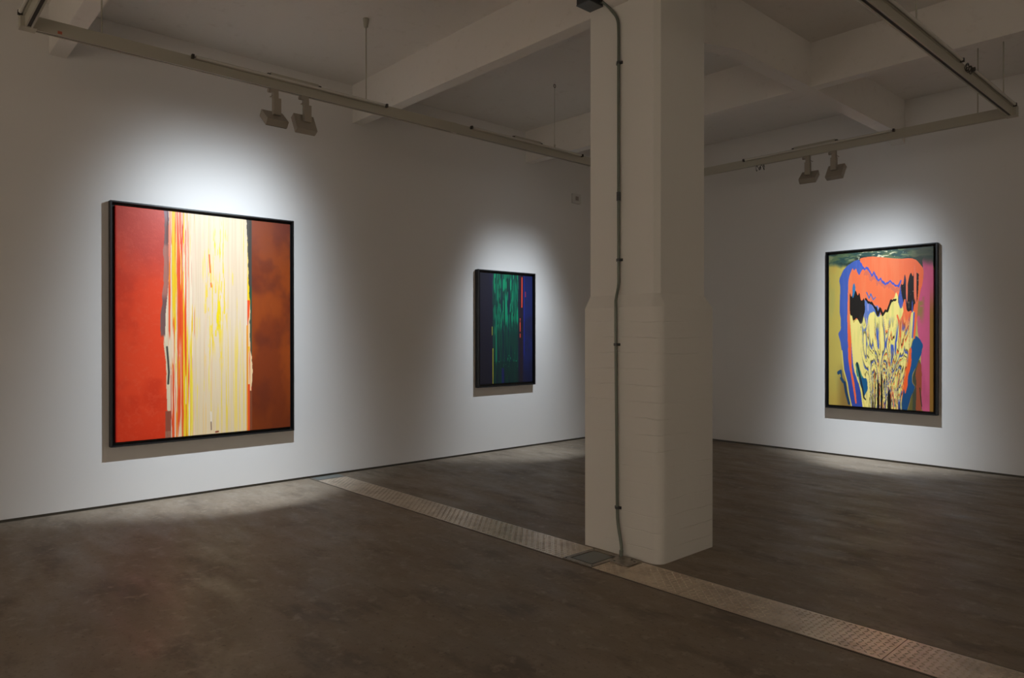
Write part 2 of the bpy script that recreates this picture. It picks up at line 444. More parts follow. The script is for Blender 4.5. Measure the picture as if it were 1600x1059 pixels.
    a.mix(r*(V < .62)*(U < .739)*sm(a.noise(90, 9), .42, .5), (238, 84, 36), .001)
    a.mix(r*(V < .40)*(V > .27)*sm(a.noise(60, 9), .3, .5), (250, 206, 40), .001)
    a.mix(((U > .719) & (U < .729)).astype(float)*(V < .5), (244, 160, 50))
    a.mix(((U > .725) & (U < .738)).astype(float)*(V < .22), (230, 86, 40))
    a.mix(((U > .738) & (U < .752)).astype(float)*(V < .19), (130, 74, 50))
    a.mix(a.line([(.505, .10), (.507, .055)], .004), (240, 234, 222)); a.mix(a.line([(.506, .055), (.507, .02)], .0025), (110, 84, 80))
    a.mix(a.line([(.533, .008), (.548, .009)], .0035), (130, 50, 40))
    return a

def art_navy_green(nu=240, nv=320):
    a = Art(nu, nv, 5); U, V = a.U, a.V
    a.mix(np.ones_like(U), (26, 27, 46))
    a.mix(sm(U, .14, .24)*sm(a.fbm(6, 4), .4, .7)*.8, (34, 24, 66)); a.mix((1-V)*.5, (15, 17, 28))
    g = (sm(U, .225, .24)*(1-sm(U, .70, .73)))
    a.mix(g, (10, 50, 48))
    m = a.noise(64, 6)*.5+a.noise(120, 15)*.5
    a.mix(g*sm(m, .42, .60)*sm(V, .42, .62)*.9, (6, 104, 80)); a.mix(g*sm(a.noise(100, 10), .66, .74)*sm(V, .45, .6), (8, 136, 98))
    a.mix(g*sm(a.noise(40, 4), .62, .8)*.7, (22, 24, 52))
    a.mix(g*sm(a.noise(60, 40), .82, .9)*(V < .28)*(V > .15), (10, 120, 84))
    a.mix(g*sm(a.noise(40, 5), .5, .8)*(V < .5)*.6, (6, 72, 58)); a.mix(g*(V < .2)*.4, (6, 30, 32))
    for u0, v0, v1, w, cc in ((.262, .86, 1, .013, (10, 150, 104)), (.48, .55, .80, .014, (10, 146, 104)), (.70, .55, .68, .012, (10, 130, 94)), (.295, .2, .62, .016, (8, 110, 84)), (.46, .88, 1, .012, (10, 130, 92)), (.27, .45, .52, .01, (20, 150, 96))):
        a.mix(np.clip((w-np.abs(U-u0))/.01, 0, 1)*sm(V, v0-.04, v0+.02)*(1-sm(V, v1-.02, v1+.04)), cc, .001)
    b = sm(U, .745, .76); a.mix(b, (30, 22, 34)); b = sm(U, .80, .83)
    a.mix(b, (18, 30, 84)); a.mix(b*sm(a.fbm(5, 6), .45, .7)*.7, (22, 28, 60)); a.mix(b*sm(.3-V, 0, .3)*.6, (14, 18, 40))
    a.mix(np.clip((.012-np.abs(U-.835))/.01, 0, 1)*sm(V, .2, .3), (22, 34, 130))
    a.mix(np.clip((.012-np.abs(U-(.79+.01*(V-.8))))/.008, 0, 1)*(V > .70)*sm(a.noise(3, 26), .12, .3), (232, 74, 56), .001)
    a.mix(np.clip((.008-np.abs(U-.86))/.008, 0, 1)*(V > .80)*(V < .85), (220, 60, 60))
    a.mix(np.clip((.010-np.abs(U-.755))/.008, 0, 1)*(V > .415)*(V < .60)*sm(a.noise(3, 30), .5, .6), (222, 80, 56), .001)
    a.mix(np.clip((.009-np.abs(U-.235))/.007, 0, 1)*(V < .32), (190, 186, 44), .001)
    a.mix(np.clip((.010-np.abs(U-.222))/.008, 0, 1)*(V < .52)*(V > .44), (150, 160, 60))
    a.mix(np.clip((.03-np.abs(U-.42))/.02, 0, 1)*(V < .14)*.9, (24, 28, 90))
    return a

BLUE = [(.312,.955),(.255,.946),(.183,.915),(.144,.888),(.107,.833),(.12,.772),(.115,.652),(.114,.621),(.124,.567),(.126,.503),(.099,.474),(.119,.428),(.137,.352),(.146,.3),(.162,.229),(.183,.159),(.224,.037),(.236,-.017),(.369,-.014),(.355,.024),(.324,.119),(.296,.18),(.255,.237),(.261,.399),(.25,.606),(.304,.852),(.453,.806),(.38,.898)]
ORAN = [(.218,.862),(.248,.904),(.26,.883),(.28,.899),(.292,.873),(.311,.852),(.33,.876),(.349,.892),(.374,.874),(.343,.912),(.324,.938),(.316,.963),(.434,.969),(.522,.959),(.688,.94),(.804,.938),(.852,.924),(.905,.877),(.916,.851),(.907,.786),(.887,.732),(.869,.675),(.86,.597),(.848,.519),(.838,.434),(.822,.461),(.805,.559),(.748,.54),(.711,.382),(.683,.481),(.644,.64),(.517,.562),(.364,.563),(.237,.565),(.236,.478),(.234,.353),(.239,.231),(.258,.179),(.28,.072),(.288,.019),(.275,.018),(.251,.125),(.226,.212),(.202,.301),(.202,.372),(.195,.478),(.192,.584),(.193,.628),(.199,.769),(.202,.823)]
ZIG = [(.32,.93),(.34,.908),(.374,.89),(.386,.9),(.438,.847),(.454,.864),(.496,.812),(.52,.822),(.565,.782),(.61,.804),(.666,.771),(.686,.77),(.708,.801)]
BLKL = [(.217,.756),(.239,.718),(.271,.763),(.296,.727),(.314,.745),(.331,.691),(.365,.694),(.371,.625),(.345,.547),(.323,.537),(.297,.572),(.275,.569),(.253,.548),(.238,.602),(.216,.612)]
TEAL = [(.263,.806),(.278,.767),(.252,.705),(.242,.714),(.246,.79)]
YELL = [(.216,.611),(.237,.598),(.256,.544),(.275,.564),(.301,.568),(.332,.543),(.377,.621),(.426,.62),(.469,.611),(.499,.582),(.548,.594),(.621,.676),(.668,.727),(.715,.678),(.737,.599),(.712,.481),(.694,.382),(.729,.382),(.759,.481),(.812,.625),(.834,.597),(.827,.48),(.792,.382),(.762,.284),(.726,.165),(.684,.004),(.684,-.02),(.35,-.015),(.327,.12),(.283,.192),(.253,.275),(.235,.399)]
LILA = [(.371,.698),(.427,.669),(.488,.647),(.524,.614),(.493,.562),(.469,.611),(.426,.62),(.401,.588),(.388,.482),(.376,.543),(.339,.605)]
BZIG = [(.378,.694),(.402,.677),(.43,.669),(.476,.635),(.493,.586),(.518,.634),(.542,.594),(.569,.62),(.584,.617),(.621,.68),(.661,.686)]
BLKR = [(.745,.827),(.768,.767),(.786,.841),(.809,.852),(.825,.832),(.834,.882),(.843,.85),(.873,.853),(.87,.772),(.858,.675),(.829,.625),(.766,.606),(.749,.677),(.714,.619),(.68,.679),(.71,.785),(.733,.757)]
ORNM = [(.667,.6),(.69,.56),(.731,.591),(.749,.685),(.76,.559),(.789,.602),(.806,.617),(.788,.539),(.759,.481),(.723,.382),(.701,.461)]
NAVY = [(.844,.463),(.884,.44),(.911,.403),(.896,.344),(.881,.327),(.84,.256),(.813,.224),(.813,.171),(.844,.145),(.806,.09),(.771,.005),(.771,-.02),(.684,-.02),(.726,.145),(.756,.244),(.78,.343),(.815,.422)]
ORNB = [(.769,.37),(.815,.383),(.802,.257),(.779,.221),(.773,.166),(.752,.094),(.738,.125),(.714,.065),(.696,-.02),(.678,-.02),(.726,.165),(.751,.272)]
OLIV = [(.877,.325),(.899,.267),(.886,.169),(.901,-.02),(.771,-.02),(.812,.101),(.847,.145),(.819,.175),(.819,.214),(.842,.258)]
RUST = [(.871,.301),(.899,.279),(.896,-.02),(.845,-.02),(.853,.168),(.842,.227)]
PINK = [(.9,.945),(1.01,.947),(1.01,-.02),(.896,-.02),(.898,.209),(.888,.325),(.911,.403),(.861,.461),(.857,.636),(.887,.732),(.915,.828)]
TEAB = [(.275,.292),(.304,.292),(.334,.194),(.359,.186),(.396,.171),(.395,.105),(.37,.064),(.345,.091),(.315,.152),(.284,.221)]

def art_poured(nu=400, nv=600):
    a = Art(nu, nv, 21); U, V = a.U, a.V
    one = np.ones_like(U)
    a.mix(one, (196, 182, 92)); a.mix(sm(a.fbm(9, 3), .45, .65)*.5, (172, 176, 104)); a.mix(sm(a.fbm(4, 4), .5, .7)*.5, (204, 172, 84))
    a.mix(sm(U, .06, .16)*sm(.33-V, 0, .2)*.8, (128, 100, 56)); a.mix(sm(.3-V, 0, .3)*.25, (150, 130, 60))
    top = sm(V+.10*(a.fbm(6, 5)-.5)+.05*sm(U, .2, .4), .90, .95)
    a.mix(top, (92, 116, 84)); a.mix(top*sm(a.fbm(7, 30, 5), .40, .60), (48, 82, 80)); a.mix(top*sm(a.fbm(9, 44, 5), .52, .66)*.8, (140, 152, 112)); a.mix(top*sm(a.fbm(6, 26, 5), .55, .68)*.8, (34, 52, 52))
    a.mix(top*sm(a.fbm(26, 120, 3), .66, .72)*sm(U, .25, .35)*(U < .75), (214, 220, 190)); a.mix(top*sm(U, .72, .9)*.75, (52, 58, 46))
    a.mix(a.poly(PINK)*sm(.97-V+.05*(a.fbm(5, 3)-.5), .03, .10), (204, 92, 132)); pk = a.poly(PINK)*sm(.97-V, .03, .10)
    a.mix(pk*sm(a.fbm(9, 4), .45, .7)*.5, (172, 72, 104)); a.mix(pk*sm(a.fbm(9, 4), .5, .75)*.4, (206, 96, 140))
    a.mix(pk*(1-sm(U, .89, .935))*sm(V, .5, .62)*(1-sm(V, .72, .9))*sm(a.fbm(14, 16), .45, .55), (150, 122, 78))
    a.mix(sm(U, .965, .972)*(1-sm(V, .55, .8)), (142, 104, 42))
    jU = U+.006*(a.noise(30, 40)-.5); jV = V
    dV = V+.05*(a.noise(70, 2)-.5)
    a.mix(a.poly(OLIV, jU, jV), (98, 94, 48)); a.mix(a.poly(OLIV)*sm(a.noise(30, 2), .5, .7), (66, 72, 56)); a.mix(a.poly(RUST, jU, jV), (150, 76, 50)); a.mix(a.poly(RUST)*sm(a.noise(24, 4), .5, .8)*.7, (178, 92, 60))
    a.mix(a.line([(.882, .14), (.89, .08), (.899, .03)], .004), (50, 50, 36))
    a.mix(a.poly(BLUE, jU, jV), (66, 98, 186), .0004); a.mix(a.poly(BLUE)*sm(.45-V, 0, .4)*.7, (44, 66, 156)); a.mix(a.poly(BLUE)*sm(a.noise(60, 3), .55, .75)*.4, (82, 108, 200))
    a.mix(a.poly(NAVY, jU, jV), (20, 84, 140), .0004); a.mix(a.poly(NAVY)*sm(.3-V, 0, .3)*.6, (22, 66, 110))
    a.mix(a.poly(ORAN, U+.004*(a.noise(50, 30)-.5), V), (250, 120, 76), .0004)
    a.mix(a.poly(ORAN)*sm(a.fbm(20, 3), .45, .7)*.35, (246, 146, 100)); a.mix(a.poly(ORAN)*sm(U, .6, .85)*.5, (246, 104, 62)); a.mix(a.poly(ORAN)*sm(.6-V, 0, .2)*.7, (246, 98, 48))
    # shaded feathering under the blue zigzag
    a.mix(a.line([(p[0], p[1]-.018) for p in ZIG[2:]], .018, V=dV, asp=1.6)*.35, (150, 100, 110))
    a.mix(a.line(ZIG, .0085, V=V+.012*(a.noise(90, 2)-.5), asp=1.6), (66, 92, 200), .0005)
    a.mix(a.poly(YELL, U, V+.03*(a.noise(60, 1)-.5)), (238, 226, 136), .0004)
    yl = a.poly(YELL)
    a.mix(yl*sm(a.noise(60, 3), .55, .8)*sm(V, .35, .5)*.5, (204, 212, 120))
    lil = a.poly(LILA, U, V+.03*(a.noise(80, 1)-.5)); a.mix(lil, (90, 122, 196)); a.mix(lil*sm(a.noise(60, 20), .55, .65), (140, 150, 214))
    a.mix(a.poly(BLKL, U, V+.03*(a.noise(70, 1)-.5)), (26, 24, 22), .0005); a.mix(a.poly(TEAL), (52, 122, 176))
    a.mix(a.line([(.385, .74), (.41, .70), (.425, .73), (.45, .69), (.47, .705)], .005, asp=1.6), (62, 112, 190))
    a.mix(a.line(BZIG, .010, V=V+.012*(a.noise(90, 2)-.5), asp=1.5), (24, 22, 18), .0004)
    # right dark mass with blue and orange slivers
    bk = a.poly(BLKR, U, V+.05*(a.noise(60, 1)-.5)); a.mix(bk, (30, 28, 30), .0005)
    a.mix(bk*sm(a.noise(70, 5), .52, .6), (70, 92, 178)); a.mix(bk*sm(a.noise(60, 4), .72, .8), (236, 120, 90)); a.mix(bk*sm(a.noise(120, 60), .85, .92)*.5, (170, 150, 130))
    a.mix(a.poly(ORNM, U, V+.06*(a.noise(60, 2)-.5)), (246, 112, 70)); a.mix(a.line([(.83, .60), (.825, .53), (.815, .45)], .006), (70, 96, 190))
    a.mix(a.poly(ORNB, U+.01*(a.noise(20, 20)-.5), V+.05*(a.noise(50, 2)-.5)), (246, 98, 44), .0004)
    # fan of poured streaks in the lower middle
    cx = .535; half = .30-.09*(1-sm(V, 0, .5))
    S = (U-cx)/half*.5+.5+.035*(a.fbm(6, 9)-.5)
    Vz = V+.06*(a.noise(38, 2, U=S)-.5)
    dens = sm(.62-Vz, 0, .18)*sm(S, .12, .2)*(1-sm(S, .90, .97))
    low = sm(.42-V, 0, .3)
    # marbled paint: colour bands follow the level lines of a vertically stretched field
    Sc = np.clip(S, 0, 1)
    Vp = np.clip(Vz+.05*(a.noise(70, 2, U=Sc)-.5), 0, 1)
    fld = (a.noise(9, 3, U=Sc, V=Vp)*.62+a.noise(19, 5, U=Sc, V=Vp)*.28+a.noise(42, 8, U=Sc, V=Vp)*.10)
    q = (fld*(4.0+3.0*low)) % 1
    band = lambda q0, q1: sm(q, q0-.02, q0+.02)*(1-sm(q, q1-.02, q1+.02))
    wB = dens*sm(S, .10, .17)*(1-sm(S, .92, .98))
    a.mix(wB*band(.00, .40), (240, 228, 138)); a.mix(wB*band(.66, .84), (232, 222, 126))
    a.mix(wB*band(.40, .52)*(.55+.45*low), (28, 26, 20), .0004); a.mix(wB*band(.52, .66), (64, 92, 182)); a.mix(wB*band(.84, .90), (28, 26, 22))
    a.mix(wB*band(.90, 1.0)*sm(a.noise(12, 4), .35, .5), (242, 112, 62))
    a.mix(wB*band(.0, .12)*sm(a.noise(14, 6), .55, .65)*.8, (206, 212, 120))
    fine = a.noise(95, 15, U=Sc, V=Vp)*.6+a.noise(170, 24, U=Sc, V=Vp)*.4
    lw = low*sm(S, .27, .36)*(1-sm(S, .78, .90))
    a.mix(lw*sm(fine, .60, .64), (26, 24, 18), .0004); a.mix(lw*sm(a.noise(90, 18, U=Sc, V=Vp), .76, .80), (58, 84, 168)); a.mix(lw*sm(a.noise(80, 14, U=Sc, V=Vp), .80, .84), (226, 104, 52))
    a.mix(lw*sm(a.noise(100, 20, U=Sc, V=Vp), .70, .74), (232, 220, 120))
    tb = a.poly(TEAB, jU, V+.03*(a.noise(50, 1)-.5)); a.mix(tb, (20, 92, 140)); a.mix(tb*(V > .19), (60, 130, 118)); a.mix(a.line([(.29, .285), (.32, .2), (.345, .12), (.36, .06), (.375, .05)], .007, asp=1.5), (28, 40, 50))
    for u0, v0, w in ((.50, .20, .012), (.60, .14, .018), (.53, .24, .010), (.445, .10, .008)):
        a.mix(np.clip((w*(1-sm(V, v0-.08, v0+.02))-np.abs(U-u0-.012*(a.fbm(1, 9)-.5)))/.004, 0, 1), (18, 16, 14))
    for P in ([(.137, .36), (.155, .235), (.19, .155), (.21, .07), (.235, .0)], [(.30, .19), (.325, .12), (.35, .05), (.37, 0)]):
        a.mix(a.line(P, .0055, asp=1.), (226, 212, 104), .0004)
    a.mix(a.line([(.10, .215), (.125, .225), (.13, .18), (.15, .16)], .012), (34, 74, 110)); a.mix(a.line([(.118, .205), (.122, .19)], .004), (190, 180, 70))
    a.mix(a.line([(.165, .15), (.18, .09), (.21, .02)], .012), (24, 60, 96))
    return a

def canvas_mesh(name, a, w, h, thick, gain, place, parent):
    """place(u_m, v_m, depth) -> world vector; grid front plus a wrapped edge"""
    nu, nv = a.nu, a.nv
    c = a.c; lin = np.where(c <= .04045, c/12.92, ((c+.055)/1.055)**2.4)*np.array(gain)
    lin = np.clip(lin, 0.002, .88)
    U = a.U*w; V = a.V*h; D = a.h
    o_, du, dv, dn = [np.array(v, float) for v in (place(0, 0, 0), place(1, 0, 0)-place(0, 0, 0), place(0, 1, 0)-place(0, 0, 0), place(0, 0, 1)-place(0, 0, 0))]
    P = o_+U[..., None]*du+V[..., None]*dv+D[..., None]*dn
    P = P.reshape(-1, 3); Cc = lin.reshape(-1, 3)
    idx = np.arange(nu*nv).reshape(nv, nu)
    q = np.stack([idx[:-1, :-1], idx[:-1, 1:], idx[1:, 1:], idx[1:, :-1]], -1).reshape(-1, 4)
    per = np.concatenate([idx[0, :], idx[1:, -1], idx[-1, -2::-1], idx[-2:0:-1, 0]])
    back = P[per].copy()-thick*dn
    nb = len(P); P = np.vstack([P, back]); Cc = np.vstack([Cc, Cc[per]])
    k = np.arange(len(per)); k2 = (k+1) % len(per)
    sk = np.stack([per[k2], per[k], nb+k, nb+k2], -1)
    F = np.vstack([q, sk]).astype(np.int32)
    me = bpy.data.meshes.new(name)
    me.vertices.add(len(P)); me.vertices.foreach_set('co', P.astype(np.float32).ravel())
    me.loops.add(F.size); me.loops.foreach_set('vertex_index', F.ravel())
    me.polygons.add(len(F)); me.polygons.foreach_set('loop_start', np.arange(0, F.size, 4, dtype=np.int32))
    me.polygons.foreach_set('loop_total', np.full(len(F), 4, dtype=np.int32))
    at = me.attributes.new('paint', 'FLOAT_COLOR', 'POINT')
    at.data.foreach_set('color', np.hstack([Cc, np.ones((len(Cc), 1))]).astype(np.float32).ravel())
    me.update(calc_edges=True); me.validate()
    me.materials.append(M_paint)
    ob = bpy.data.objects.new(name, me); COL.objects.link(ob); ob.parent = parent
    return ob

M_paint = bpy.data.materials.new('acrylic_paint'); M_paint.use_nodes = True
nt = M_paint.node_tree; b = nt.nodes['Principled BSDF']
at = nt.nodes.new('ShaderNodeAttribute'); at.attribute_name = 'paint'
nt.links.new(at.outputs['Color'], b.inputs['Base Color'])
b.inputs['Roughness'].default_value = .42; b.inputs['Specular IOR Level'].default_value = .4
n = nt.nodes.new('ShaderNodeTexNoise'); n.inputs['Scale'].default_value = 90; n.inputs['Detail'].default_value = 5
tcn = nt.nodes.new('ShaderNodeTexCoord'); nt.links.new(tcn.outputs['Object'], n.inputs['Vector'])
bp = nt.nodes.new('ShaderNodeBump'); bp.inputs['Strength'].default_value = .25; bp.inputs['Distance'].default_value = .002
nt.links.new(n.outputs['Fac'], bp.inputs['Height']); nt.links.new(bp.outputs['Normal'], b.inputs['Normal'])

def painting(origin, axis, w, h, front, recess, art, gain, label):
    """axis 'y': hangs on the left wall facing +x; 'x': on the back wall facing -y. origin is the lower left corner on the wall"""
    t = thing('framed_painting', label, 'painting', origin)
    if axis == 'y': M = Matrix(((0, 0, 1, 0), (1, 0, 0, 0), (0, 1, 0, 0), (0, 0, 0, 1)))   # u->y, v->z, n->x
    else: M = Matrix(((1, 0, 0, 0), (0, 0, -1, 0), (0, 1, 0, 0), (0, 0, 0, 1)))            # u->x, v->z, n->-y
    lip = .014
    bm = bmesh.new(); B = .002
    for (u0, u1, v0, v1) in ((0, w, 0, lip), (0, w, h-lip, h), (0, lip, lip, h-lip), (w-lip, w, lip, h-lip)):
        box(bm, u0, u1, v0, v1, B, front, M=M)
    fr = obj('frame', bm, M_frame, t, bevel=.0012)
    ins = .040
    obj('backing_board', bx(lip, w-lip, lip, h-lip, B, .014, M=M), M_frame, t)
    place = lambda u, v, d: M @ Vector((u+ins, v+ins, front-recess+d))
    canvas_mesh('canvas', art, w-2*ins, h-2*ins, front-recess-.014, gain, place, t)
    return t
painting((X0, 1.576, .533), 'y', 1.692, 2.162, .070, .008, art_red_cream(), (1.0, .90, .82), 'largest framed painting, red and brown fields with cream and yellow streaks between')
painting((X0, 5.740, .850), 'y', 1.006, 1.508, .070, .022, art_navy_green(), (1.2, 1.1, 1.0), 'narrow dark framed painting in navy and green, left of the column')
painting((-3.965, Y1, .600), 'x', 1.266, 1.967, .070, .010, art_poured(), (1.02, .92, .84), 'framed poured painting of orange, blue, yellow and pink on the back wall')

# ------------------------------------------------------------------ lighting track
ZT = 3.47; HT = .09; WT = .021
TX0, TX1, TY0, TY1 = -5.45, -1.69, .77, 7.60
tr = thing('lighting_track', 'cream rectangular lighting track hanging from the ceiling on thin rods', 'lighting track', (TX0, TY0, ZT))
Mt = Matrix.Translation((-TX0, -TY0, -ZT))
def at_tr(bm): bmesh.ops.transform(bm, matrix=Mt, verts=bm.verts); return bm
def rail(x0, x1, y0, y1):
    bm = bmesh.new(); g = bmesh.new()
    if x1-x0 > y1-y0:
        yc = (y0+y1)/2
        box(bm, x0, x1, yc-WT, yc+WT, ZT+.022, ZT+HT)
        box(bm, x0, x1, yc-WT, yc-WT+.010, ZT, ZT+.022); box(bm, x0, x1, yc+WT-.010, yc+WT, ZT, ZT+.022)
        box(g, x0, x1, yc-WT+.010, yc+WT-.010, ZT+.006, ZT+.022)
    else:
        xc = (x0+x1)/2
        box(bm, xc-WT, xc+WT, y0, y1, ZT+.022, ZT+HT)
        box(bm, xc-WT, xc-WT+.010, y0, y1, ZT, ZT+.022); box(bm, xc+WT-.010, xc+WT, y0, y1, ZT, ZT+.022)
        box(g, xc-WT+.010, xc+WT-.010, y0, y1, ZT+.006, ZT+.022)
    r = obj('rail', at_tr(bm), M_rail, tr); obj('groove', at_tr(g), M_dark, r)
c_ = .045
rail(TX0-WT, TX0+WT, TY0+c_, TY1-c_); rail(TX1-WT, TX1+WT, TY0+c_, TY1-c_)
rail(TX0+c_, TX1-c_, TY0-WT, TY0+WT); rail(TX0+c_, TX1-c_, TY1-WT, TY1+WT)
for x, y in ((TX0, TY0), (TX0, TY1), (TX1, TY0), (TX1, TY1)):
    obj('corner_joint', at_tr(bx(x-.045, x+.045, y-.045, y+.045, ZT-.001, ZT+HT+.002)), M_rail, tr, bevel=.003)
for y in (4.20, ):
    obj('joint_sleeve', at_tr(bx(TX0-WT-.002, TX0+WT+.002, y-.035, y+.035, ZT-.002, ZT+HT+.001)), M_rail, tr)
obj('warning_tag', at_tr(bx(TX0+WT, TX0+WT+.003, .93, .955, ZT+.012, ZT+.03)), M_red, tr)
for x, y, kind in ((TX0, 1.19, 0), (TX0, 3.239, 1), (TX0, 5.60, 2), (TX1, 5.20, 0), (TX1, 7.34, 0), (-1.95, TY1, 0), (TX1, 2.9, 1)):
    bm = bmesh.new(); r = (.0055, .0055, .0025)[kind]
    cyl(bm, (x, y, ZT+HT), (x, y, H-(.035 if kind == 2 else 0)), r, seg=10)
    rd = obj('suspension_rod', at_tr(bm), M_rail, tr, smooth=False)
    if kind == 1:
        bm = bmesh.new(); cyl(bm, (x, y, H-.075), (x, y, H), .017, .027, seg=20)
        obj('ceiling_cap', at_tr(bm), M_rail, rd)
    if kind == 2:
        bm = bmesh.new(); tube(bm, [(x, y+.014*math.sin(a), H-.026+.018*math.cos(a)) for a in [2*PI*k/16 for k in range(17)]], .004, 8)
        obj('hook', at_tr(bm), M_sock, rd)
        bm = bmesh.new(); cyl(bm, (x, y, ZT+HT), (x, y, ZT+HT+.05), .009, seg=12)
        obj('gripper', at_tr(bm), M_rail, rd)

# tube lamps clipped along the rails (unlit)
def tube_lamp(axis, p0, p1, side, label, ends=(1, 1)):
    """axis 'y': runs along a y rail at x=TX, tube on the +x side; 'x': runs along y=TY1 rail, tube on the -y side"""
    t = thing('tube_lamp', label, 'lamp', (side, (p0+p1)/2, ZT+.05) if axis == 'y' else ((p0+p1)/2, side, ZT+.05), 'unlit tube lamps on the track')
    L = (p1-p0)/2
    def put(bm):
        if axis == 'x': bmesh.ops.transform(bm, matrix=Matrix.Rotation(-PI/2, 4, 'Z'), verts=bm.verts)
        return bm
    # local: tube runs along y, offset +x
    obj('batten', put(bx(WT, WT+.012, -L-.01, L+.01, .018, .036)), M_rail, t)
    bm = bmesh.new(); cyl(bm, (WT+.026, -L+.02, .030), (WT+.026, L-.02, .030), .0115, seg=16)
    obj('glass_tube', put(bm), M_glass, t, smooth=False)
    for s in (-1, 1):
        bm = bx(WT+.010, WT+.039, s*L-.009, s*L+.009, .014, .044)
        obj('end_socket', put(bm), M_sock, t, bevel=.003)
    return t
TL = [('y', 1.77, 3.42, TX0, 'unlit tube lamp on the left rail directly above the two left spotlights'),
      ('y', 4.39, 6.00, TX0, 'unlit tube lamp on the left rail just left of the column'),
      ('x', -4.29, -2.66, TY1, 'unlit tube lamp on the far rail above the two right spotlights'),
      ('y', 4.40, 6.02, TX1, 'unlit tube lamp on the right rail, higher of the two there'),
      ('y', 6.29, 7.52, TX1, 'unlit tube lamp on the right rail ending at the rail corner'),
      ]
for a_ in TL: tube_lamp(*a_)
t = tube_lamp('x', -5.41, -3.9, TY0, 'unlit tube lamp on the short rail in the top left corner')
# gear boxes on top of the rails
def gear(axis, p0, p1, c, label):
    x, y = (c, (p0+p1)/2) if axis == 'y' else ((p0+p1)/2, c)
    t = thing('ballast_box', label, 'ballast box', (x, y, ZT+HT), 'cream ballast boxes on top of the rails')
    L = (p1-p0)/2
    R = Matrix.Identity(4) if axis == 'y' else Matrix.Rotation(-PI/2, 4, 'Z')
    obj('housing', bx(-.018, .018, -L, L, 0, .032, M=R), M_rail, t, bevel=.002)
    for s in (-1, 1):
        obj('end_clip', bx(-.008, .02, s*(L+.012)-.012, s*(L+.012)+.012, 0, .022, M=R), M_sock, t)
gear('y', 2.37, 2.78, TX0, 'slim cream ballast box on the rail above the two left spotlights')
gear('y', 4.99, 5.37, TX0, 'slim cream ballast box on the left rail near the thin hook wire')
gear('x', -3.70, -3.25, TY1, 'slim cream ballast box on the rail above the two right spotlights')

# coils of spare cable
def coil(loc, along, label):
    rs = random.Random(3)
    pts = []
    for k in range(46):
        a = k*.55; r = .022+.010*math.sin(k*.9)
        v = Vector((0, -.05+.0024*k + r*.4*math.cos(a*.6), -.028+r*math.sin(a)))
        v += Vector((.014*math.cos(a), 0, 0))
        if along == 'x': v = Vector((-v.y, v.x, v.z))
        pts.append(v)
    bm = tube(bmesh.new(), smooth_path(pts, 3), .0032, 6)
    o = obj('cable_coil', bm, M_sock, smooth=True); o.location = loc
    tag(o, label, 'cable', 'spare cable coils on the track')
coil((-4.10, TY1, ZT-.004), 'x', 'small dark coil of spare cable hanging under the far rail')
coil((TX1+.045, 6.27-.10, ZT+.085), 'y', 'small dark coil of spare cable beside the right rail')

# spotlights
def spotlight(loc, yaw, down, label, lever=1, group='square track spotlights', lens=True):
    """hangs from the rail at loc (rail underside). yaw: heading of the beam about z; down: angle below horizontal"""
    t = thing('track_spotlight', label, 'spotlight', loc, group)
    Rz = Matrix.Rotation(yaw, 4, 'Z')          # local +x is the beam heading
    obj('adaptor', bx(-.017, .017, -.020, .045, -.030, .0, M=Rz), M_lamp, t, bevel=.003)
    bm = bmesh.new(); cyl(bm, (0, .036, -.020), (0, .060, -.020), .016, seg=14); bmesh.ops.transform(bm, matrix=Rz, verts=bm.verts)
    obj('locking_knob', bm, M_knob, t)
    bm = bx(-.020, .020, -.020, .024, -.070, -.030, M=Rz); box(bm, -.022, .022, -.040 if lever > 0 else -.024, .020 if lever > 0 else .034, -.205, -.070, M=Rz)
    obj('stem', bm, M_lamp, t, bevel=.003)
    lv = Rz @ Matrix.Translation((0, .034*lever, -.062)) @ Matrix.Rotation(-.6*lever, 4, 'X')
    obj('lever', bx(-.004, .004, -.018, .012, -.004, .004, M=lv), M_knob, t)
    # head: slab whose front normal is the beam direction
    Hm = Rz @ Matrix.Translation((.004, 0, -.206)) @ Matrix.Rotation(down, 4, 'Y') @ Matrix.Translation((.030, 0, 0))
    bm = bx(-.030, .028, -.088, .088, -.078, .078, M=Hm)
    hd = obj('head', bm, M_lamp, t, bevel=.004)
    obj('bezel', bx(.028, .032, -.084, .084, -.074, .074, M=Hm), M_sock, hd)
    if lens: obj('lens', bx(.032, .034, -.060, .060, -.052, .052, M=Hm), M_lens, hd)
    return Vector(loc) + (Hm @ Vector((.056, 0, 0)))

lampA1 = spotlight((TX0, 2.415, ZT), PI, math.radians(51), 'left spotlight of the pair above the red and cream painting')
lampA2 = spotlight((TX0, 2.675, ZT), PI, math.radians(29), 'right spotlight of the pair above the red and cream painting')
lampB = spotlight((TX0, 6.42, ZT), PI, math.radians(45), 'spotlight behind the column that lights the navy painting')
lampC1 = spotlight((-3.545, TY1, ZT), PI/2+.10, math.radians(50), 'left spotlight of the pair above the poured orange painting', -1)
lampC2 = spotlight((-3.262, TY1, ZT), PI/2-.05, math.radians(32), 'right spotlight of the pair above the poured orange painting', -1)

# small wall box high on the left wall beside the column
wb = thing('wall_box', 'small white electrical box high on the left wall beside the column', 'wall box', (X0, 7.62, 3.43))
obj('housing', bx(0, .035, -.085, .085, 0, .14), mat('white_plastic', (.62, .60, .56, 1), .5), wb, bevel=.008)
obj('button', bx(.035, .040, -.03, .03, .04, .10), M_knob, wb, bevel=.002)

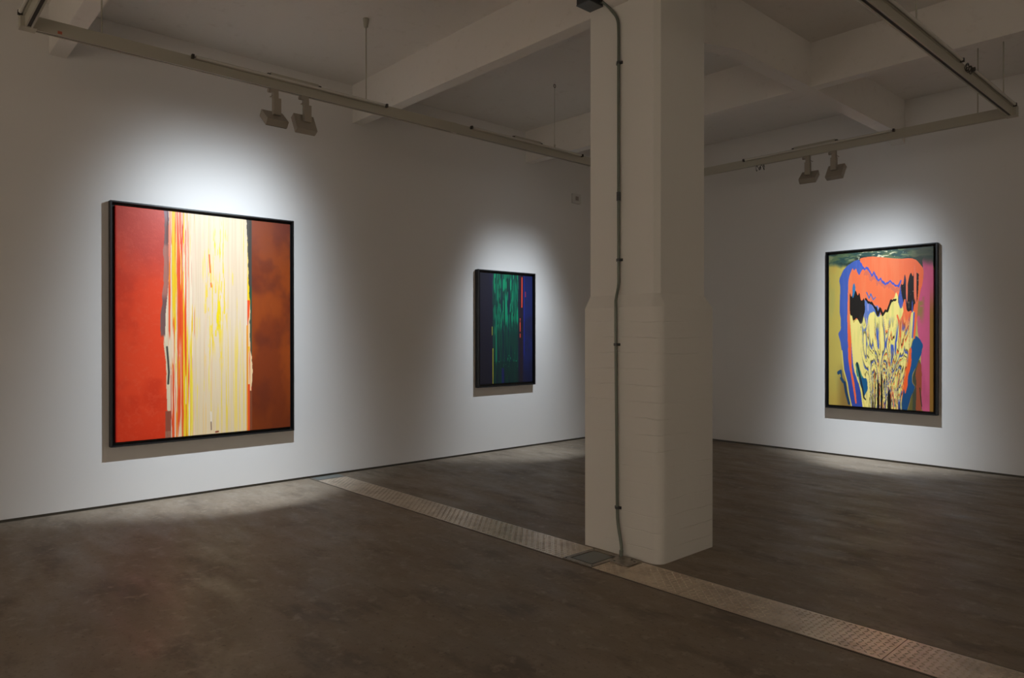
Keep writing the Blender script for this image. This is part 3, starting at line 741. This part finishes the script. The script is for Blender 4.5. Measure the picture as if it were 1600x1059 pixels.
# ------------------------------------------------------------------ lights
def spot(loc, target, power, size, blend=1., col=(1, 1, 1), rad=.02, name='lamp_or_fill_spot'):
    l = bpy.data.lights.new(name, 'SPOT'); l.energy = power; l.spot_size = math.radians(size); l.spot_blend = blend
    l.color = col; l.shadow_soft_size = rad
    o = bpy.data.objects.new(name, l); COL.objects.link(o); o.location = loc
    o.rotation_euler = (Vector(target)-Vector(loc)).to_track_quat('-Z', 'Y').to_euler()
    return o
COOL = (.80, .90, 1.0); WARM = (1.0, .88, .74)
def wallwasher(loc, axis, P, gain=1.):
    """gallery spotlight with a shaped lens: its intensity depends on the direction of the ray, as in an IES profile.
    t1 = sideways tangent, dn = downward tangent of the ray measured from the lamp's horizontal aim at the wall"""
    K, c, w0, w1, pw, b1, tt, sw, b2 = P
    target = (X0, loc[1], loc[2]-1.0) if axis == 'x' else (loc[0], Y1, loc[2]-1.0)
    o = spot(loc, target, 52*1.08*gain, 172, .1, COOL, .014)
    l = o.data; l.use_nodes = True; nt = l.node_tree; N = nt.nodes; N.clear(); L = nt.links
    def m(op, *args):
        n = N.new('ShaderNodeMath'); n.operation = op
        for k, v in enumerate(args):
            if isinstance(v, (int, float)): n.inputs[k].default_value = v
            else: L.new(v, n.inputs[k])
        return n.outputs[0]
    ge = N.new('ShaderNodeNewGeometry'); sx = N.new('ShaderNodeSeparateXYZ'); L.new(ge.outputs['Normal'], sx.inputs[0])
    dx, dy, dz = sx.outputs
    fwd, side = (m('MULTIPLY', dx, -1.), dy) if axis == 'x' else (dy, dx)
    fw = m('MAXIMUM', fwd, .02)
    t1 = m('DIVIDE', side, fw); dn = m('DIVIDE', m('MULTIPLY', dz, -1.), fw)
    dc = m('MINIMUM', dn, 2.2)
    w = m('MAXIMUM', m('MULTIPLY_ADD', dc, w1, w0), .1)
    lat = m('EXPONENT', m('MULTIPLY', m('POWER', m('DIVIDE', m('ABSOLUTE', m('SUBTRACT', t1, c)), w), pw), -1.))
    def smooth(x, e0, e1):
        r = N.new('ShaderNodeMapRange'); r.interpolation_type = 'SMOOTHSTEP'
        r.inputs['From Min'].default_value = e0; r.inputs['From Max'].default_value = e1
        L.new(x, r.inputs['Value']); return r.outputs[0]
    top = smooth(dn, tt-.5*sw, tt+.5*sw)
    bot = m('SUBTRACT', 1., smooth(dn, 3.0, 9.0))
    de = m('EXPONENT', m('MULTIPLY', m('ADD', m('MULTIPLY', dc, b1), m('MULTIPLY', m('MULTIPLY', dc, dc), b2)), -1.))
    # faint spill around the beam
    sp = m('MULTIPLY', m('EXPONENT', m('MULTIPLY', m('ADD', m('MULTIPLY', t1, t1), m('MULTIPLY', m('SUBTRACT', dn, .5), m('SUBTRACT', dn, .5))), -1.2)), .05)
    tot = m('ADD', m('MULTIPLY', m('MULTIPLY', lat, de), m('MULTIPLY', m('MULTIPLY', top, bot), K)), sp)
    em = N.new('ShaderNodeEmission'); ou = N.new('ShaderNodeOutputLight')
    L.new(tot, em.inputs['Strength']); L.new(em.outputs[0], ou.inputs[0])
    return o
wallwasher(lampA2, 'x', (1.7227, -.1424, .5374, .2255, 2.75, -1.2003, -.0104, .7678, .1633))
wallwasher(lampC2, 'y', (1.0259, -.1099, .4124, .1676, 2.737, -1.5908, .2804, .8008, .2217))
wallwasher(lampB, 'x', (2.6998, -.0252, .326, .2752, 3.04, -.348, .5068, .9271, .0039))
# unseen spots added to wash the outlying walls and fill the room with bounce
for x in (-5.2, -2.2, .8, 3.4):
    spot((x, Y0+1.4, 3.3), (x, Y0, .6), 360, 110, 1, WARM, .03)
for y in (-2.6, .6, 3.8, 7.0):
    spot((X1-1.4, y, 3.3), (X1, y, 1.9), 120, 120, 1, WARM, .03)
spot((-5.5, -3.3, 3.2), (X0, -3.3, 1.4), 330, 70, 1, (1, .95, .9), .03)  # added unseen spot, brightens the left ceiling and the column face
w = bpy.data.worlds.new('world'); sc.world = w; w.use_nodes = True
w.node_tree.nodes['Background'].inputs[0].default_value = (0, 0, 0, 1)

# ------------------------------------------------------------------ camera
cam = bpy.data.cameras.new('camera'); cam.sensor_width = 36; cam.lens = 1107.84*36/1600; cam.clip_start = .05
co = bpy.data.objects.new('camera', cam); COL.objects.link(co)
co.location = (0, 0, 1.5)
co.rotation_euler = (math.radians(90-.1848), math.radians(.0359), math.radians(47.674))
sc.camera = co
sc.view_settings.view_transform = 'Standard'; sc.view_settings.look = 'None'
sc.view_settings.gamma = 1; sc.view_settings.use_curve_mapping = False
sc.view_settings.exposure = 0
